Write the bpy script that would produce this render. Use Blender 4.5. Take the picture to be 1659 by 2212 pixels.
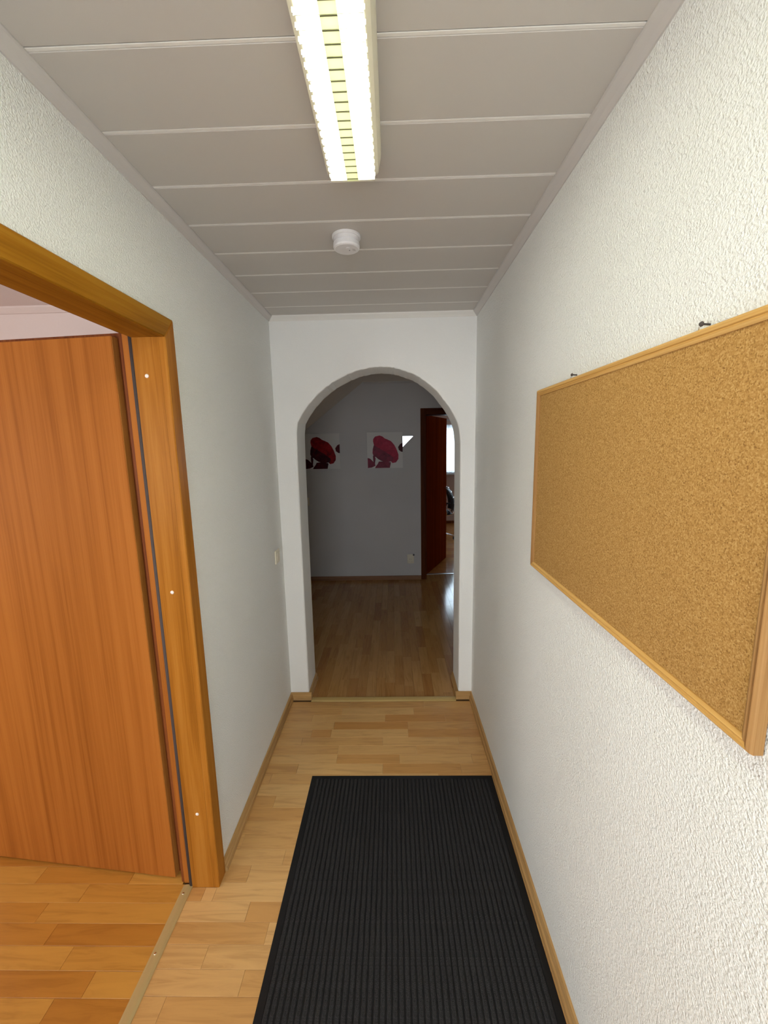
import bpy, bmesh, math, random
from mathutils import Vector, Matrix

for o in list(bpy.data.objects):
    bpy.data.objects.remove(o, do_unlink=True)
S = bpy.context.scene
C = S.collection
R = random.Random(7)

# ------------------------------------------------------------------ room measures (metres)
H = 2.40                      # ceiling height of the corridor
XL, XR = -0.697, 0.496        # corridor side walls
YE, YB = 2.497, 2.737         # front and back face of the arch wall
YF = 4.95                     # back wall of the hall beyond the arch
YN = -1.60                    # entrance wall behind the camera
XS = -0.835                   # side-room face of the left wall
YO = 8.62                     # window wall of the office beyond

# ------------------------------------------------------------------ camera
F_PX, PITCH, YAW, ROLL, CAM_H = 888.42, 0.1604, 0.0223, -0.02, 1.658
fw = Vector((-math.sin(YAW) * math.cos(PITCH), math.cos(YAW) * math.cos(PITCH), -math.sin(PITCH)))
rt = Vector((math.cos(YAW), math.sin(YAW), 0.0))
up = rt.cross(fw)
r2 = rt * math.cos(ROLL) + up * math.sin(ROLL)
u2 = -rt * math.sin(ROLL) + up * math.cos(ROLL)
cd = bpy.data.cameras.new('camera')
cd.sensor_fit = 'HORIZONTAL'
cd.sensor_width = 36.0
cd.lens = 36.0 * F_PX / 1659.0
cd.clip_start = 0.02
cam = bpy.data.objects.new('camera', cd)
cam.matrix_world = Matrix(((r2.x, u2.x, -fw.x, 0), (r2.y, u2.y, -fw.y, 0), (r2.z, u2.z, -fw.z, CAM_H), (0, 0, 0, 1)))
C.objects.link(cam)
S.camera = cam

# ------------------------------------------------------------------ world, daylight at the windows, exposure
S.view_settings.view_transform = 'Standard'
S.view_settings.look = 'None'
S.view_settings.exposure = 0.02
S.view_settings.gamma = 1.0
S.view_settings.use_curve_mapping = False
S.cycles.use_denoising = True
S.cycles.max_bounces = 6
S.cycles.diffuse_bounces = 4
S.cycles.glossy_bounces = 3
S.cycles.use_adaptive_sampling = True
S.cycles.adaptive_threshold = 0.04
S.cycles.sample_clamp_indirect = 6.0
W = bpy.data.worlds.new('sky')
S.world = W
W.use_nodes = True
W.node_tree.nodes['Background'].inputs[0].default_value = (0.72, 0.84, 1.0, 1)
W.node_tree.nodes['Background'].inputs[1].default_value = 1.2

TUBE = 36.0        # emission of the two fluorescent tubes


def daylight(name, loc, rot, sx, sy, radiance, color):
    l = bpy.data.lights.new(name, 'AREA')
    l.shape = 'RECTANGLE'
    l.size, l.size_y = sx, sy
    l.energy = radiance * math.pi * sx * sy
    l.color = color
    o = bpy.data.objects.new(name, l)
    o.location = loc
    o.rotation_euler = rot
    C.objects.link(o)
    return o


# outside the glazed entrance door behind the camera, the side-room window, the office window and two added fill windows
daylight('entrance_daylight', (-0.10, YN - 0.22, 1.15), (math.radians(90), 0, 0), 0.95, 2.0, 6.0, (0.98, 0.97, 1.0))
daylight('added_window_fill', (XR + 0.24, -0.78, 1.48), (math.radians(90), 0, math.radians(90)), 1.15, 1.1, 18.0, (1.0, 0.97, 0.96))  # added fill through an unseen window, to brighten the left wall
daylight('side_room_daylight', (-3.78, 0.35, 1.45), (math.radians(90), 0, math.radians(-90)), 1.5, 1.3, 5.0, (1.0, 0.94, 0.90))
daylight('side_room_daylight', (-2.5, -1.88, 1.45), (math.radians(90), 0, 0), 1.5, 1.3, 11.5, (1.0, 0.92, 0.86))  # added fill behind an unseen second window, to brighten the side room
daylight('office_daylight', (1.85, YO + 0.30, 1.55), (math.radians(-90), 0, 0), 1.9, 1.0, 13.0, (0.76, 0.90, 1.0))


# ================================================================== helpers
def sr(r, g, b):
    f = lambda c: (c / 255 / 12.92) if c / 255 <= 0.04045 else ((c / 255 + 0.055) / 1.055) ** 2.4
    return (f(r), f(g), f(b), 1.0)


def tag(o, label=None, cat=None, group=None, kind=None):
    if label: o['label'] = label
    if cat: o['category'] = cat
    if group: o['group'] = group
    if kind: o['kind'] = kind
    return o


def empty(name, loc, label=None, cat=None, kind=None, group=None, rz=0.0):
    o = bpy.data.objects.new(name, None)
    o.empty_display_size = 0.1
    o.location = loc
    o.rotation_euler = (0, 0, rz)
    C.objects.link(o)
    return tag(o, label, cat, group, kind)


def link(name, me, mat, parent=None, loc=None):
    """World-coordinate mesh data; when parented the object keeps its world place."""
    o = bpy.data.objects.new(name, me)
    if mat is not None and not me.materials:
        me.materials.append(mat)
    C.objects.link(o)
    if loc is not None:
        o.location = loc
    if parent is not None:
        o.parent = parent
        pm = parent.matrix_basis if parent.parent is None else parent.parent.matrix_basis @ parent.matrix_parent_inverse @ parent.matrix_basis
        o.matrix_parent_inverse = pm.inverted()
    return o


def from_bm(name, bm, mat, parent=None, smooth=False, loc=None):
    bmesh.ops.recalc_face_normals(bm, faces=bm.faces)
    me = bpy.data.meshes.new(name)
    bm.to_mesh(me)
    bm.free()
    if smooth:
        for p in me.polygons: p.use_smooth = True
    return link(name, me, mat, parent, loc)


def bbox(bm, x0, x1, y0, y1, z0, z1, bev=0.0, seg=1):
    vs = [bm.verts.new((x, y, z)) for x in (x0, x1) for y in (y0, y1) for z in (z0, z1)]
    fs = [(0, 1, 3, 2), (4, 6, 7, 5), (0, 4, 5, 1), (2, 3, 7, 6), (0, 2, 6, 4), (1, 5, 7, 3)]
    faces = [bm.faces.new([vs[i] for i in f]) for f in fs]
    if bev > 0:
        es = list({e for f in faces for e in f.edges})
        bmesh.ops.bevel(bm, geom=es, offset=bev, segments=seg, affect='EDGES', profile=0.5)
    return faces


def box(name, mat, parent, x0, x1, y0, y1, z0, z1, bev=0.0, seg=1, loc=None):
    bm = bmesh.new()
    bbox(bm, x0, x1, y0, y1, z0, z1, bev, seg)
    return from_bm(name, bm, mat, parent, loc=loc)


def boxes(name, mat, parent, lst, bev=0.0):
    bm = bmesh.new()
    for b in lst:
        bbox(bm, *b, bev)
    return from_bm(name, bm, mat, parent)


def cyl(bm, c, r0, r1, h, axis='Z', n=24, r_top=None):
    m = Matrix.Translation(c)
    if axis == 'X': m = m @ Matrix.Rotation(math.radians(90), 4, 'Y')
    if axis == 'Y': m = m @ Matrix.Rotation(math.radians(-90), 4, 'X')
    bmesh.ops.create_cone(bm, cap_ends=True, segments=n, radius1=r0, radius2=r1, depth=h, matrix=m)


def lathe(bm, prof, c, n=32, axis='Z', sign=1):
    """prof: list of (radius, height); height grows along sign*axis from c."""
    rings = []
    for r, h in prof:
        ring = []
        for i in range(n):
            a = 2 * math.pi * i / n
            p, q = r * math.cos(a), r * math.sin(a)
            if axis == 'Z': v = (c[0] + p, c[1] + q, c[2] + sign * h)
            elif axis == 'Y': v = (c[0] + p, c[1] + sign * h, c[2] + q)
            else: v = (c[0] + sign * h, c[1] + p, c[2] + q)
            ring.append(bm.verts.new(v))
        rings.append(ring)
    for a, b in zip(rings, rings[1:]):
        for i in range(n):
            bm.faces.new((a[i], a[(i + 1) % n], b[(i + 1) % n], b[i]))
    bm.faces.new(rings[0])
    bm.faces.new(rings[-1])


def tube(bm, pts, r, n=10):
    pts = [Vector(p) for p in pts]
    rings = []
    for i, p in enumerate(pts):
        d = (pts[min(i + 1, len(pts) - 1)] - pts[max(i - 1, 0)]).normalized()
        s = d.cross(Vector((0, 0, 1)))
        if s.length < 1e-3: s = d.cross(Vector((1, 0, 0)))
        s.normalize()
        t = s.cross(d)
        rr = r[i] if isinstance(r, (list, tuple)) else r
        rings.append([bm.verts.new(p + (s * math.cos(2 * math.pi * k / n) + t * math.sin(2 * math.pi * k / n)) * rr) for k in range(n)])
    for a, b in zip(rings, rings[1:]):
        for k in range(n):
            bm.faces.new((a[k], a[(k + 1) % n], b[(k + 1) % n], b[k]))
    bm.faces.new(rings[0])
    bm.faces.new(rings[-1])


def sweep(bm, prof, a, b, side, upv=Vector((0, 0, 1)), ma=0.0, mb=0.0):
    """extrude a profile [(s, t)] from a to b; s along `side`, t along upv; ma/mb mitre shift per unit s."""
    a, b, side = Vector(a), Vector(b), Vector(side)
    d = (b - a).normalized()
    A = [bm.verts.new(a + side * s + upv * t + d * (ma * s)) for s, t in prof]
    B = [bm.verts.new(b + side * s + upv * t - d * (mb * s)) for s, t in prof]
    n = len(prof)
    for i in range(n):
        bm.faces.new((A[i], A[(i + 1) % n], B[(i + 1) % n], B[i]))
    bm.faces.new(A)
    bm.faces.new(B)


# ================================================================== materials
class NT:
    def __init__(s, name):
        s.m = bpy.data.materials.new(name)
        s.m.use_nodes = True
        s.t = s.m.node_tree
        s.p = s.t.nodes['Principled BSDF']

    def n(s, typ, **kw):
        nd = s.t.nodes.new(typ)
        for k, v in kw.items():
            if k in nd.inputs: nd.inputs[k].default_value = v
            else: setattr(nd, k, v)
        return nd

    def l(s, a, b):
        s.t.links.new(a, b)

    def set(s, **kw):
        for k, v in kw.items():
            s.p.inputs[k.replace('_', ' ')].default_value = v
        return s

    def coords(s, scale=(1, 1, 1), kind='Object'):
        tc = s.n('ShaderNodeTexCoord')
        mp = s.n('ShaderNodeMapping')
        mp.inputs['Scale'].default_value = scale
        s.l(tc.outputs[kind], mp.inputs['Vector'])
        return mp.outputs['Vector']

    def ramp(s, fac, stops):
        r = s.n('ShaderNodeValToRGB')
        while len(r.color_ramp.elements) < len(stops): r.color_ramp.elements.new(0.5)
        for e, (p, c) in zip(r.color_ramp.elements, stops):
            e.position, e.color = p, c
        s.l(fac, r.inputs['Fac'])
        return r.outputs['Color']

    def bump(s, h, strength, dist):
        b = s.n('ShaderNodeBump')
        b.inputs['Strength'].default_value = strength
        b.inputs['Distance'].default_value = dist
        s.l(h, b.inputs['Height'])
        s.l(b.outputs['Normal'], s.p.inputs['Normal'])


def plain(name, col, rough=0.5, metal=0.0, spec=0.5, bump=None):
    k = NT(name).set(Base_Color=col, Roughness=rough, Metallic=metal)
    k.p.inputs['Specular IOR Level'].default_value = spec
    if bump:
        nz = k.n('ShaderNodeTexNoise', Scale=bump[0], Detail=3.0)
        k.l(k.coords(), nz.inputs['Vector'])
        k.bump(nz.outputs['Fac'], bump[1], bump[2])
    return k.m


def plaster(name, c0, c1, scale, strength, dist):
    """white painted roughcast: rounded grains plus worm-like ridges"""
    k = NT(name).set(Roughness=0.75)
    k.p.inputs['Specular IOR Level'].default_value = 0.25
    co = k.coords()
    n1 = k.n('ShaderNodeTexNoise', Scale=scale, Detail=1.5, Roughness=0.5)
    k.l(co, n1.inputs['Vector'])
    k.bump(n1.outputs['Fac'], strength, dist)
    n2 = k.n('ShaderNodeTexNoise', Scale=1.7, Detail=1.0)
    k.l(co, n2.inputs['Vector'])
    k.l(k.ramp(n2.outputs['Fac'], [(0.3, c0), (0.7, c1)]), k.p.inputs['Base Color'])
    return k.m


def wood(name, dark, mid, light, axis, across=26.0, along=1.1, rough=0.38, streak=0.5, coat=0.03):
    """veneer with the grain along `axis` (0 x, 1 y, 2 z)"""
    k = NT(name).set(Roughness=rough)
    k.p.inputs['Specular IOR Level'].default_value = 0.05
    k.p.inputs['Coat Weight'].default_value = coat
    k.p.inputs['Coat Roughness'].default_value = 0.25
    sc = [across] * 3
    sc[axis] = along
    n1 = k.n('ShaderNodeTexNoise', Scale=1.0, Detail=3.0, Roughness=0.55, Distortion=0.5)
    k.l(k.coords(sc), n1.inputs['Vector'])
    sc2 = [across * 9] * 3
    sc2[axis] = along * 5
    n2 = k.n('ShaderNodeTexNoise', Scale=1.0, Detail=2.0)
    k.l(k.coords(sc2), n2.inputs['Vector'])
    m = k.n('ShaderNodeMix', data_type='FLOAT')
    m.inputs[0].default_value = streak * 0.6
    k.l(n1.outputs['Fac'], m.inputs[2])
    k.l(n2.outputs['Fac'], m.inputs[3])
    k.l(k.ramp(m.outputs[0], [(0.36, dark), (0.5, mid), (0.62, light)]), k.p.inputs['Base Color'])
    k.bump(n2.outputs['Fac'], 0.05, 0.001)
    return k.m


def laminate(name, light, mid, dark, axis, rough):
    """one printed strip of wood; the tone and figure differ from strip to strip (object colour)"""
    k = NT(name).set(Roughness=rough)
    k.p.inputs['Specular IOR Level'].default_value = 0.35
    oi = k.n('ShaderNodeObjectInfo')
    sp = k.n('ShaderNodeSeparateColor')
    k.l(oi.outputs['Color'], sp.inputs[0])
    base = k.ramp(sp.outputs[0], [(0.0, light), (0.5, mid), (1.0, dark)])
    tc = k.n('ShaderNodeTexCoord')
    ofs = k.n('ShaderNodeVectorMath', operation='SCALE')
    ofs.inputs[0].default_value = (37.0, 53.0, 11.0)
    k.l(sp.outputs[1], ofs.inputs['Scale'])
    add = k.n('ShaderNodeVectorMath', operation='ADD')
    k.l(tc.outputs['Object'], add.inputs[0])
    k.l(ofs.outputs[0], add.inputs[1])
    mp = k.n('ShaderNodeMapping')
    sc = [34.0] * 3
    sc[axis] = 3.2
    mp.inputs['Scale'].default_value = sc
    k.l(add.outputs[0], mp.inputs['Vector'])
    n1 = k.n('ShaderNodeTexNoise', Scale=1.0, Detail=4.0, Roughness=0.6, Distortion=1.3)
    k.l(mp.outputs[0], n1.inputs['Vector'])
    g = k.ramp(n1.outputs['Fac'], [(0.34, (0.74, 0.68, 0.60, 1)), (0.5, (0.98, 0.97, 0.95, 1)), (0.68, (1.08, 1.08, 1.06, 1))])
    mu = k.n('ShaderNodeMix', data_type='RGBA', blend_type='MULTIPLY')
    mu.inputs[0].default_value = 0.62
    k.l(base, mu.inputs[6])
    k.l(g, mu.inputs[7])
    k.l(mu.outputs[2], k.p.inputs['Base Color'])
    return k.m


M = {}
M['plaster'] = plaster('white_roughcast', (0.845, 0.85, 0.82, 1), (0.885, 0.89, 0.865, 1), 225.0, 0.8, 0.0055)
M['plaster_arch'] = plaster('white_arch_plaster', (0.84, 0.835, 0.81, 1), (0.88, 0.875, 0.85, 1), 230.0, 0.4, 0.003)
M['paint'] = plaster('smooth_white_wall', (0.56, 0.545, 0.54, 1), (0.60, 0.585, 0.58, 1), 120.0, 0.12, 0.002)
M['attic'] = plaster('cream_attic_slope', (0.86, 0.80, 0.70, 1), (0.90, 0.84, 0.74, 1), 120.0, 0.12, 0.002)
M['pink_wall'] = plaster('pale_rose_wall', (0.80, 0.70, 0.68, 1), (0.84, 0.74, 0.72, 1), 140.0, 0.3, 0.003)
M['office_wall'] = plaster('beige_office_wall', (0.62, 0.45, 0.36, 1), (0.68, 0.50, 0.40, 1), 120.0, 0.2, 0.003)
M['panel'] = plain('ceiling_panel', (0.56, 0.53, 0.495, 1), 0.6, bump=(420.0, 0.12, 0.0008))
M['joint'] = plain('ceiling_joint', (0.80, 0.78, 0.74, 1), 0.4)
M['gap'] = plain('ceiling_batten', (0.30, 0.28, 0.26, 1), 0.8)
M['cove'] = plain('cove_trim', (0.58, 0.55, 0.53, 1), 0.5)
M['frame_z'] = wood('door_frame_upright', (0.27, 0.097, 0.011, 1), (0.36, 0.135, 0.017, 1), (0.41, 0.165, 0.025, 1), 2, across=30)
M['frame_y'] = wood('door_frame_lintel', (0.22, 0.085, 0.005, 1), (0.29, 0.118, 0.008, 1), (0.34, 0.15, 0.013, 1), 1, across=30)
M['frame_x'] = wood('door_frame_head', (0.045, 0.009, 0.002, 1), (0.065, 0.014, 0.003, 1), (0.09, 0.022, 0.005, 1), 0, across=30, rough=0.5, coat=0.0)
M['leaf'] = wood('mahogany_leaf', (0.31, 0.10, 0.017, 1), (0.40, 0.135, 0.024, 1), (0.44, 0.155, 0.029, 1), 2, across=34, along=0.55, rough=0.5, coat=0.0)
M['leaf_red'] = wood('mahogany_leaf_red', (0.13, 0.017, 0.003, 1), (0.18, 0.026, 0.0045, 1), (0.22, 0.034, 0.006, 1), 2, across=34, along=0.55, rough=0.5, coat=0.0)
M['frame_dark'] = wood('dark_door_frame', (0.05, 0.010, 0.002, 1), (0.075, 0.017, 0.004, 1), (0.10, 0.026, 0.006, 1), 2, across=30, rough=0.5, coat=0.0)
M['edge'] = wood('door_edge', (0.13, 0.035, 0.012, 1), (0.19, 0.055, 0.017, 1), (0.24, 0.075, 0.022, 1), 2, across=40, rough=0.5)
M['edge_lit'] = wood('door_edge_lit', (0.36, 0.15, 0.03, 1), (0.46, 0.20, 0.045, 1), (0.52, 0.24, 0.06, 1), 2, across=40, rough=0.5)  # colour brightened so the shaded hinge edge reads as lit
M['skirt_y'] = wood('skirting_along', (0.36, 0.20, 0.075, 1), (0.45, 0.265, 0.105, 1), (0.52, 0.32, 0.135, 1), 1, across=60)
M['skirt_x'] = wood('skirting_across', (0.36, 0.20, 0.075, 1), (0.45, 0.265, 0.105, 1), (0.52, 0.32, 0.135, 1), 0, across=60)
M['skirt_dark'] = wood('skirting_dark', (0.20, 0.10, 0.055, 1), (0.27, 0.14, 0.08, 1), (0.33, 0.18, 0.10, 1), 0, across=60)
M['pine_y'] = wood('pine_rail_along', (0.50, 0.27, 0.075, 1), (0.62, 0.36, 0.115, 1), (0.68, 0.42, 0.15, 1), 1, across=90, rough=0.42)
M['pine_z_shaded'] = wood('pine_rail_upright_shaded', (0.24, 0.115, 0.04, 1), (0.32, 0.165, 0.06, 1), (0.38, 0.21, 0.08, 1), 2, across=90, rough=0.42)  # same pine, colour darkened to hold down window light on the uprights
M['lam_hall'] = laminate('corridor_laminate', (0.69, 0.425, 0.175, 1), (0.60, 0.335, 0.12, 1), (0.52, 0.25, 0.072, 1), 0, 0.36)
M['lam_side'] = laminate('side_room_laminate', (0.64, 0.33, 0.07, 1), (0.57, 0.26, 0.046, 1), (0.47, 0.185, 0.028, 1), 0, 0.34)
M['lam_far'] = laminate('inner_hall_laminate', (0.50, 0.275, 0.10, 1), (0.43, 0.215, 0.07, 1), (0.36, 0.155, 0.048, 1), 1, 0.13)
M['lam_office'] = laminate('office_laminate', (0.55, 0.25, 0.07, 1), (0.48, 0.20, 0.05, 1), (0.41, 0.155, 0.04, 1), 0, 0.16)
M['slab'] = plain('floor_underlay', (0.17, 0.095, 0.04, 1), 0.7)
M['brass'] = plain('brass_profile', (0.58, 0.44, 0.20, 1), 0.45, 0.35)
M['screw'] = plain('screw_head', (0.80, 0.74, 0.60, 1), 0.25, 1.0)
M['cap'] = plain('white_plastic_cap', (0.88, 0.80, 0.74, 1), 0.35)
M['seal'] = plain('grey_rubber_seal', (0.085, 0.07, 0.068, 1), 0.8, spec=0.1)
M['rubber'] = plain('black_rubber', (0.006, 0.006, 0.007, 1), 0.6, spec=0.3)
M['white_plastic'] = plain('white_plastic', (0.80, 0.79, 0.80, 1), 0.4)
M['cream_plastic'] = plain('cream_plastic', (0.76, 0.70, 0.56, 1), 0.35)
M['dark_plastic'] = plain('dark_slot', (0.05, 0.045, 0.05, 1), 0.5)
M['grey_print'] = plain('grey_print', (0.30, 0.28, 0.29, 1), 0.6)
M['metal'] = plain('brushed_steel', (0.60, 0.58, 0.55, 1), 0.3, 1.0)
M['chrome'] = plain('chrome', (0.85, 0.85, 0.86, 1), 0.08, 1.0)
M['black_fabric'] = plain('black_upholstery', (0.012, 0.013, 0.016, 1), 0.55, bump=(500.0, 0.3, 0.001))
M['mirror'] = plain('mirror_glass', (0.92, 0.94, 0.97, 1), 0.02, 1.0)
M['upvc'] = plain('white_window_frame', (0.82, 0.83, 0.84, 1), 0.35)
M['sill'] = plain('window_sill', (0.70, 0.68, 0.66, 1), 0.3)

k = NT('ribbed_carpet').set(Roughness=0.95)
k.p.inputs['Specular IOR Level'].default_value = 0.1
nz = k.n('ShaderNodeTexNoise', Scale=420.0, Detail=2.0)
k.l(k.coords(), nz.inputs['Vector'])
k.l(k.ramp(nz.outputs['Fac'], [(0.3, (0.016, 0.0155, 0.016, 1)), (0.7, (0.044, 0.042, 0.044, 1))]), k.p.inputs['Base Color'])
k.bump(nz.outputs['Fac'], 0.6, 0.002)
M['carpet'] = k.m

k = NT('cork').set(Roughness=0.85)
k.p.inputs['Specular IOR Level'].default_value = 0.2
co = k.coords()
v = k.n('ShaderNodeTexVoronoi', Scale=430.0)
k.l(co, v.inputs['Vector'])
n1 = k.n('ShaderNodeTexNoise', Scale=380.0, Detail=2.0, Roughness=0.7)
k.l(co, n1.inputs['Vector'])
sp = k.n('ShaderNodeSeparateColor')
k.l(v.outputs['Color'], sp.inputs[0])
mx = k.n('ShaderNodeMix', data_type='FLOAT')
mx.inputs[0].default_value = 0.55
k.l(sp.outputs[0], mx.inputs[2])
k.l(n1.outputs['Fac'], mx.inputs[3])
k.l(k.ramp(mx.outputs[0], [(0.18, (0.20, 0.095, 0.022, 1)), (0.38, (0.37, 0.195, 0.055, 1)), (0.6, (0.45, 0.255, 0.08, 1)), (0.82, (0.56, 0.36, 0.14, 1))]), k.p.inputs['Base Color'])
k.bump(mx.outputs[0], 0.35, 0.0015)
M['cork'] = k.m

k = NT('fluorescent_tube')
k.p.inputs['Base Color'].default_value = (0.9, 0.9, 0.85, 1)
k.p.inputs['Emission Color'].default_value = (0.97, 1.0, 0.80, 1)
k.p.inputs['Emission Strength'].default_value = TUBE
M['tube'] = k.m

k = NT('lamp_housing')
df = k.n('ShaderNodeBsdfDiffuse')
df.inputs[0].default_value = (0.78, 0.75, 0.66, 1)
tr = k.n('ShaderNodeBsdfTranslucent')
tr.inputs[0].default_value = (0.75, 0.70, 0.55, 1)
ms = k.n('ShaderNodeMixShader')
ms.inputs[0].default_value = 0.10
k.l(df.outputs[0], ms.inputs[1])
k.l(tr.outputs[0], ms.inputs[2])
k.l(ms.outputs[0], k.t.nodes['Material Output'].inputs['Surface'])
M['housing'] = k.m
M['louvre'] = plain('white_louvre', (0.88, 0.88, 0.76, 1), 0.3)
k = NT('lamp_reflector')
df = k.n('ShaderNodeBsdfDiffuse')
df.inputs[0].default_value = (0.84, 0.85, 0.70, 1)
tr = k.n('ShaderNodeBsdfTranslucent')
tr.inputs[0].default_value = (0.80, 0.82, 0.66, 1)
ms = k.n('ShaderNodeMixShader')
ms.inputs[0].default_value = 0.45
k.l(df.outputs[0], ms.inputs[1])
k.l(tr.outputs[0], ms.inputs[2])
k.l(ms.outputs[0], k.t.nodes['Material Output'].inputs['Surface'])
M['reflector'] = k.m
M['louvre_edge_shade'] = plain('louvre_edge_shade', (0.16, 0.16, 0.09, 1), 0.5)  # dark colour paints the unlit lower edges of the slats


def clear_glass(name, tint, gloss):
    k = NT(name)
    t = k.n('ShaderNodeBsdfTransparent')
    t.inputs[0].default_value = tint
    g = k.n('ShaderNodeBsdfGlossy')
    g.inputs['Roughness'].default_value = 0.02
    fr = k.n('ShaderNodeFresnel')
    fr.inputs[0].default_value = gloss
    ms = k.n('ShaderNodeMixShader')
    k.l(fr.outputs[0], ms.inputs[0])
    k.l(t.outputs[0], ms.inputs[1])
    k.l(g.outputs[0], ms.inputs[2])
    k.l(ms.outputs[0], k.t.nodes['Material Output'].inputs['Surface'])
    return k.m


M['glass'] = clear_glass('window_glass', (0.95, 0.97, 0.97, 1), 1.45)

k = NT('net_curtain')
t = k.n('ShaderNodeBsdfTransparent')
t.inputs[0].default_value = (0.92, 0.95, 1.0, 1)
tl = k.n('ShaderNodeBsdfTranslucent')
tl.inputs[0].default_value = (0.85, 0.88, 0.92, 1)
wv = k.n('ShaderNodeTexNoise', Scale=60.0, Detail=1.0)
k.l(k.coords((1, 1, 1)), wv.inputs['Vector'])
rp = k.n('ShaderNodeMapRange')
rp.inputs[3].default_value = 0.30
rp.inputs[4].default_value = 0.75
k.l(wv.outputs['Fac'], rp.inputs[0])
ms = k.n('ShaderNodeMixShader')
k.l(rp.outputs[0], ms.inputs[0])
k.l(t.outputs[0], ms.inputs[1])
k.l(tl.outputs[0], ms.inputs[2])
k.l(ms.outputs[0], k.t.nodes['Material Output'].inputs['Surface'])
M['curtain'] = k.m

# prints: pale ground, red petals with a dark heart
M['print_ground'] = plain('print_ground', (0.66, 0.64, 0.62, 1), 0.4, spec=0.1)


def petal_mat(name, cols, rough):
    k = NT(name).set(Roughness=rough)
    k.p.inputs['Specular IOR Level'].default_value = 0.08
    co = k.coords()
    n1 = k.n('ShaderNodeTexNoise', Scale=16.0, Detail=4.0, Distortion=0.8)
    k.l(co, n1.inputs['Vector'])
    k.l(k.ramp(n1.outputs['Fac'], [(0.3, cols[0]), (0.55, cols[1]), (0.75, cols[2])]), k.p.inputs['Base Color'])
    return k.m


M['petal'] = petal_mat('red_petal_print', [(0.12, 0.002, 0.004, 1), (0.28, 0.005, 0.008, 1), (0.36, 0.012, 0.016, 1)], 0.4)
M['petal_dark'] = petal_mat('dark_petal_print', [(0.03, 0.004, 0.006, 1), (0.07, 0.006, 0.010, 1), (0.13, 0.010, 0.016, 1)], 0.4)
M['petal_veiled'] = petal_mat('veiled_petal_print', [(0.26, 0.014, 0.045, 1), (0.40, 0.022, 0.06, 1), (0.47, 0.04, 0.08, 1)], 0.4)  # red petals paled in colour to paint the reflection veil
M['petal_veiled_dark'] = petal_mat('veiled_dark_petal_print', [(0.13, 0.018, 0.04, 1), (0.22, 0.03, 0.06, 1), (0.30, 0.03, 0.07, 1)], 0.4)

M['leaf_red'].node_tree.nodes['Principled BSDF'].inputs['Specular IOR Level'].default_value = 0.0

# ================================================================== the setting: corridor
T = 0.12
# left wall with the door opening
DY0, DY1, DZ = 0.442, 1.345, 2.03        # rough opening
w = boxes('wall_left', M['plaster'], None, [
    (XS, XL, DY1, YB, 0, H + 0.05), (XS, XL, YN, DY0, 0, H + 0.05), (XS, XL, DY0, DY1, DZ, H + 0.05)])
tag(w, 'white roughcast corridor wall on the left with the door opening', 'wall', kind='structure')
w = boxes('wall_right', M['plaster'], None, [(XR, XR + T, -0.18, YB, 0, H + 0.05), (XR, XR + T, YN, -1.38, 0, H + 0.05), (XR, XR + T, -1.38, -0.18, 0, 0.9), (XR, XR + T, -1.38, -0.18, 2.08, H + 0.05)])
tag(w, 'white roughcast corridor wall on the right carrying the cork board', 'wall', kind='structure')

# the arch wall
ARCH = [(-0.578, 0.0), (-0.577, 0.6), (-0.575, 1.2), (-0.572, 1.60), (-0.569, 1.74), (-0.560, 1.803), (-0.511, 1.880), (-0.432, 1.962), (-0.330, 2.036),
        (-0.214, 2.086), (-0.14, 2.104), (-0.075, 2.110), (-0.01, 2.106), (0.052, 2.094), (0.152, 2.054), (0.249, 1.983),
        (0.315, 1.906), (0.370, 1.824), (0.398, 1.751), (0.408, 1.66), (0.410, 1.2), (0.410, 0.6), (0.411, 0.0)]


def catmull(P, n):
    out = []
    for i in range(len(P) - 1):
        p0, p1, p2, p3 = P[max(i - 1, 0)], P[i], P[i + 1], P[min(i + 2, len(P) - 1)]
        for j in range(n):
            t = j / n
            out.append(tuple(0.5 * (2 * b + (c - a) * t + (2 * a - 5 * b + 4 * c - d) * t * t + (3 * b - a - 3 * c + d) * t ** 3)
                             for a, b, c, d in zip(p0, p1, p2, p3)))
    out.append(P[-1])
    return out


AP = ARCH[:5] + catmull(ARCH[5:-3], 6) + ARCH[-3:]
AP2 = []
for i, (x, z) in enumerate(AP):                      # hand-trowelled edge
    j = 0.0022 * (R.random() - 0.5) * 2
    AP2.append((x, z + (j if z > 1.84 else 0)))
AP = AP2


def off(d):
    res = []
    for i, (x, z) in enumerate(AP):
        a, b = AP[max(i - 1, 0)], AP[min(i + 1, len(AP) - 1)]
        tx, tz = b[0] - a[0], b[1] - a[1]
        l = math.hypot(tx, tz)
        nx, nz_ = -tz / l, tx / l
        res.append((x + nx * d, max(0, z + nz_ * d)))
    return res


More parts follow.
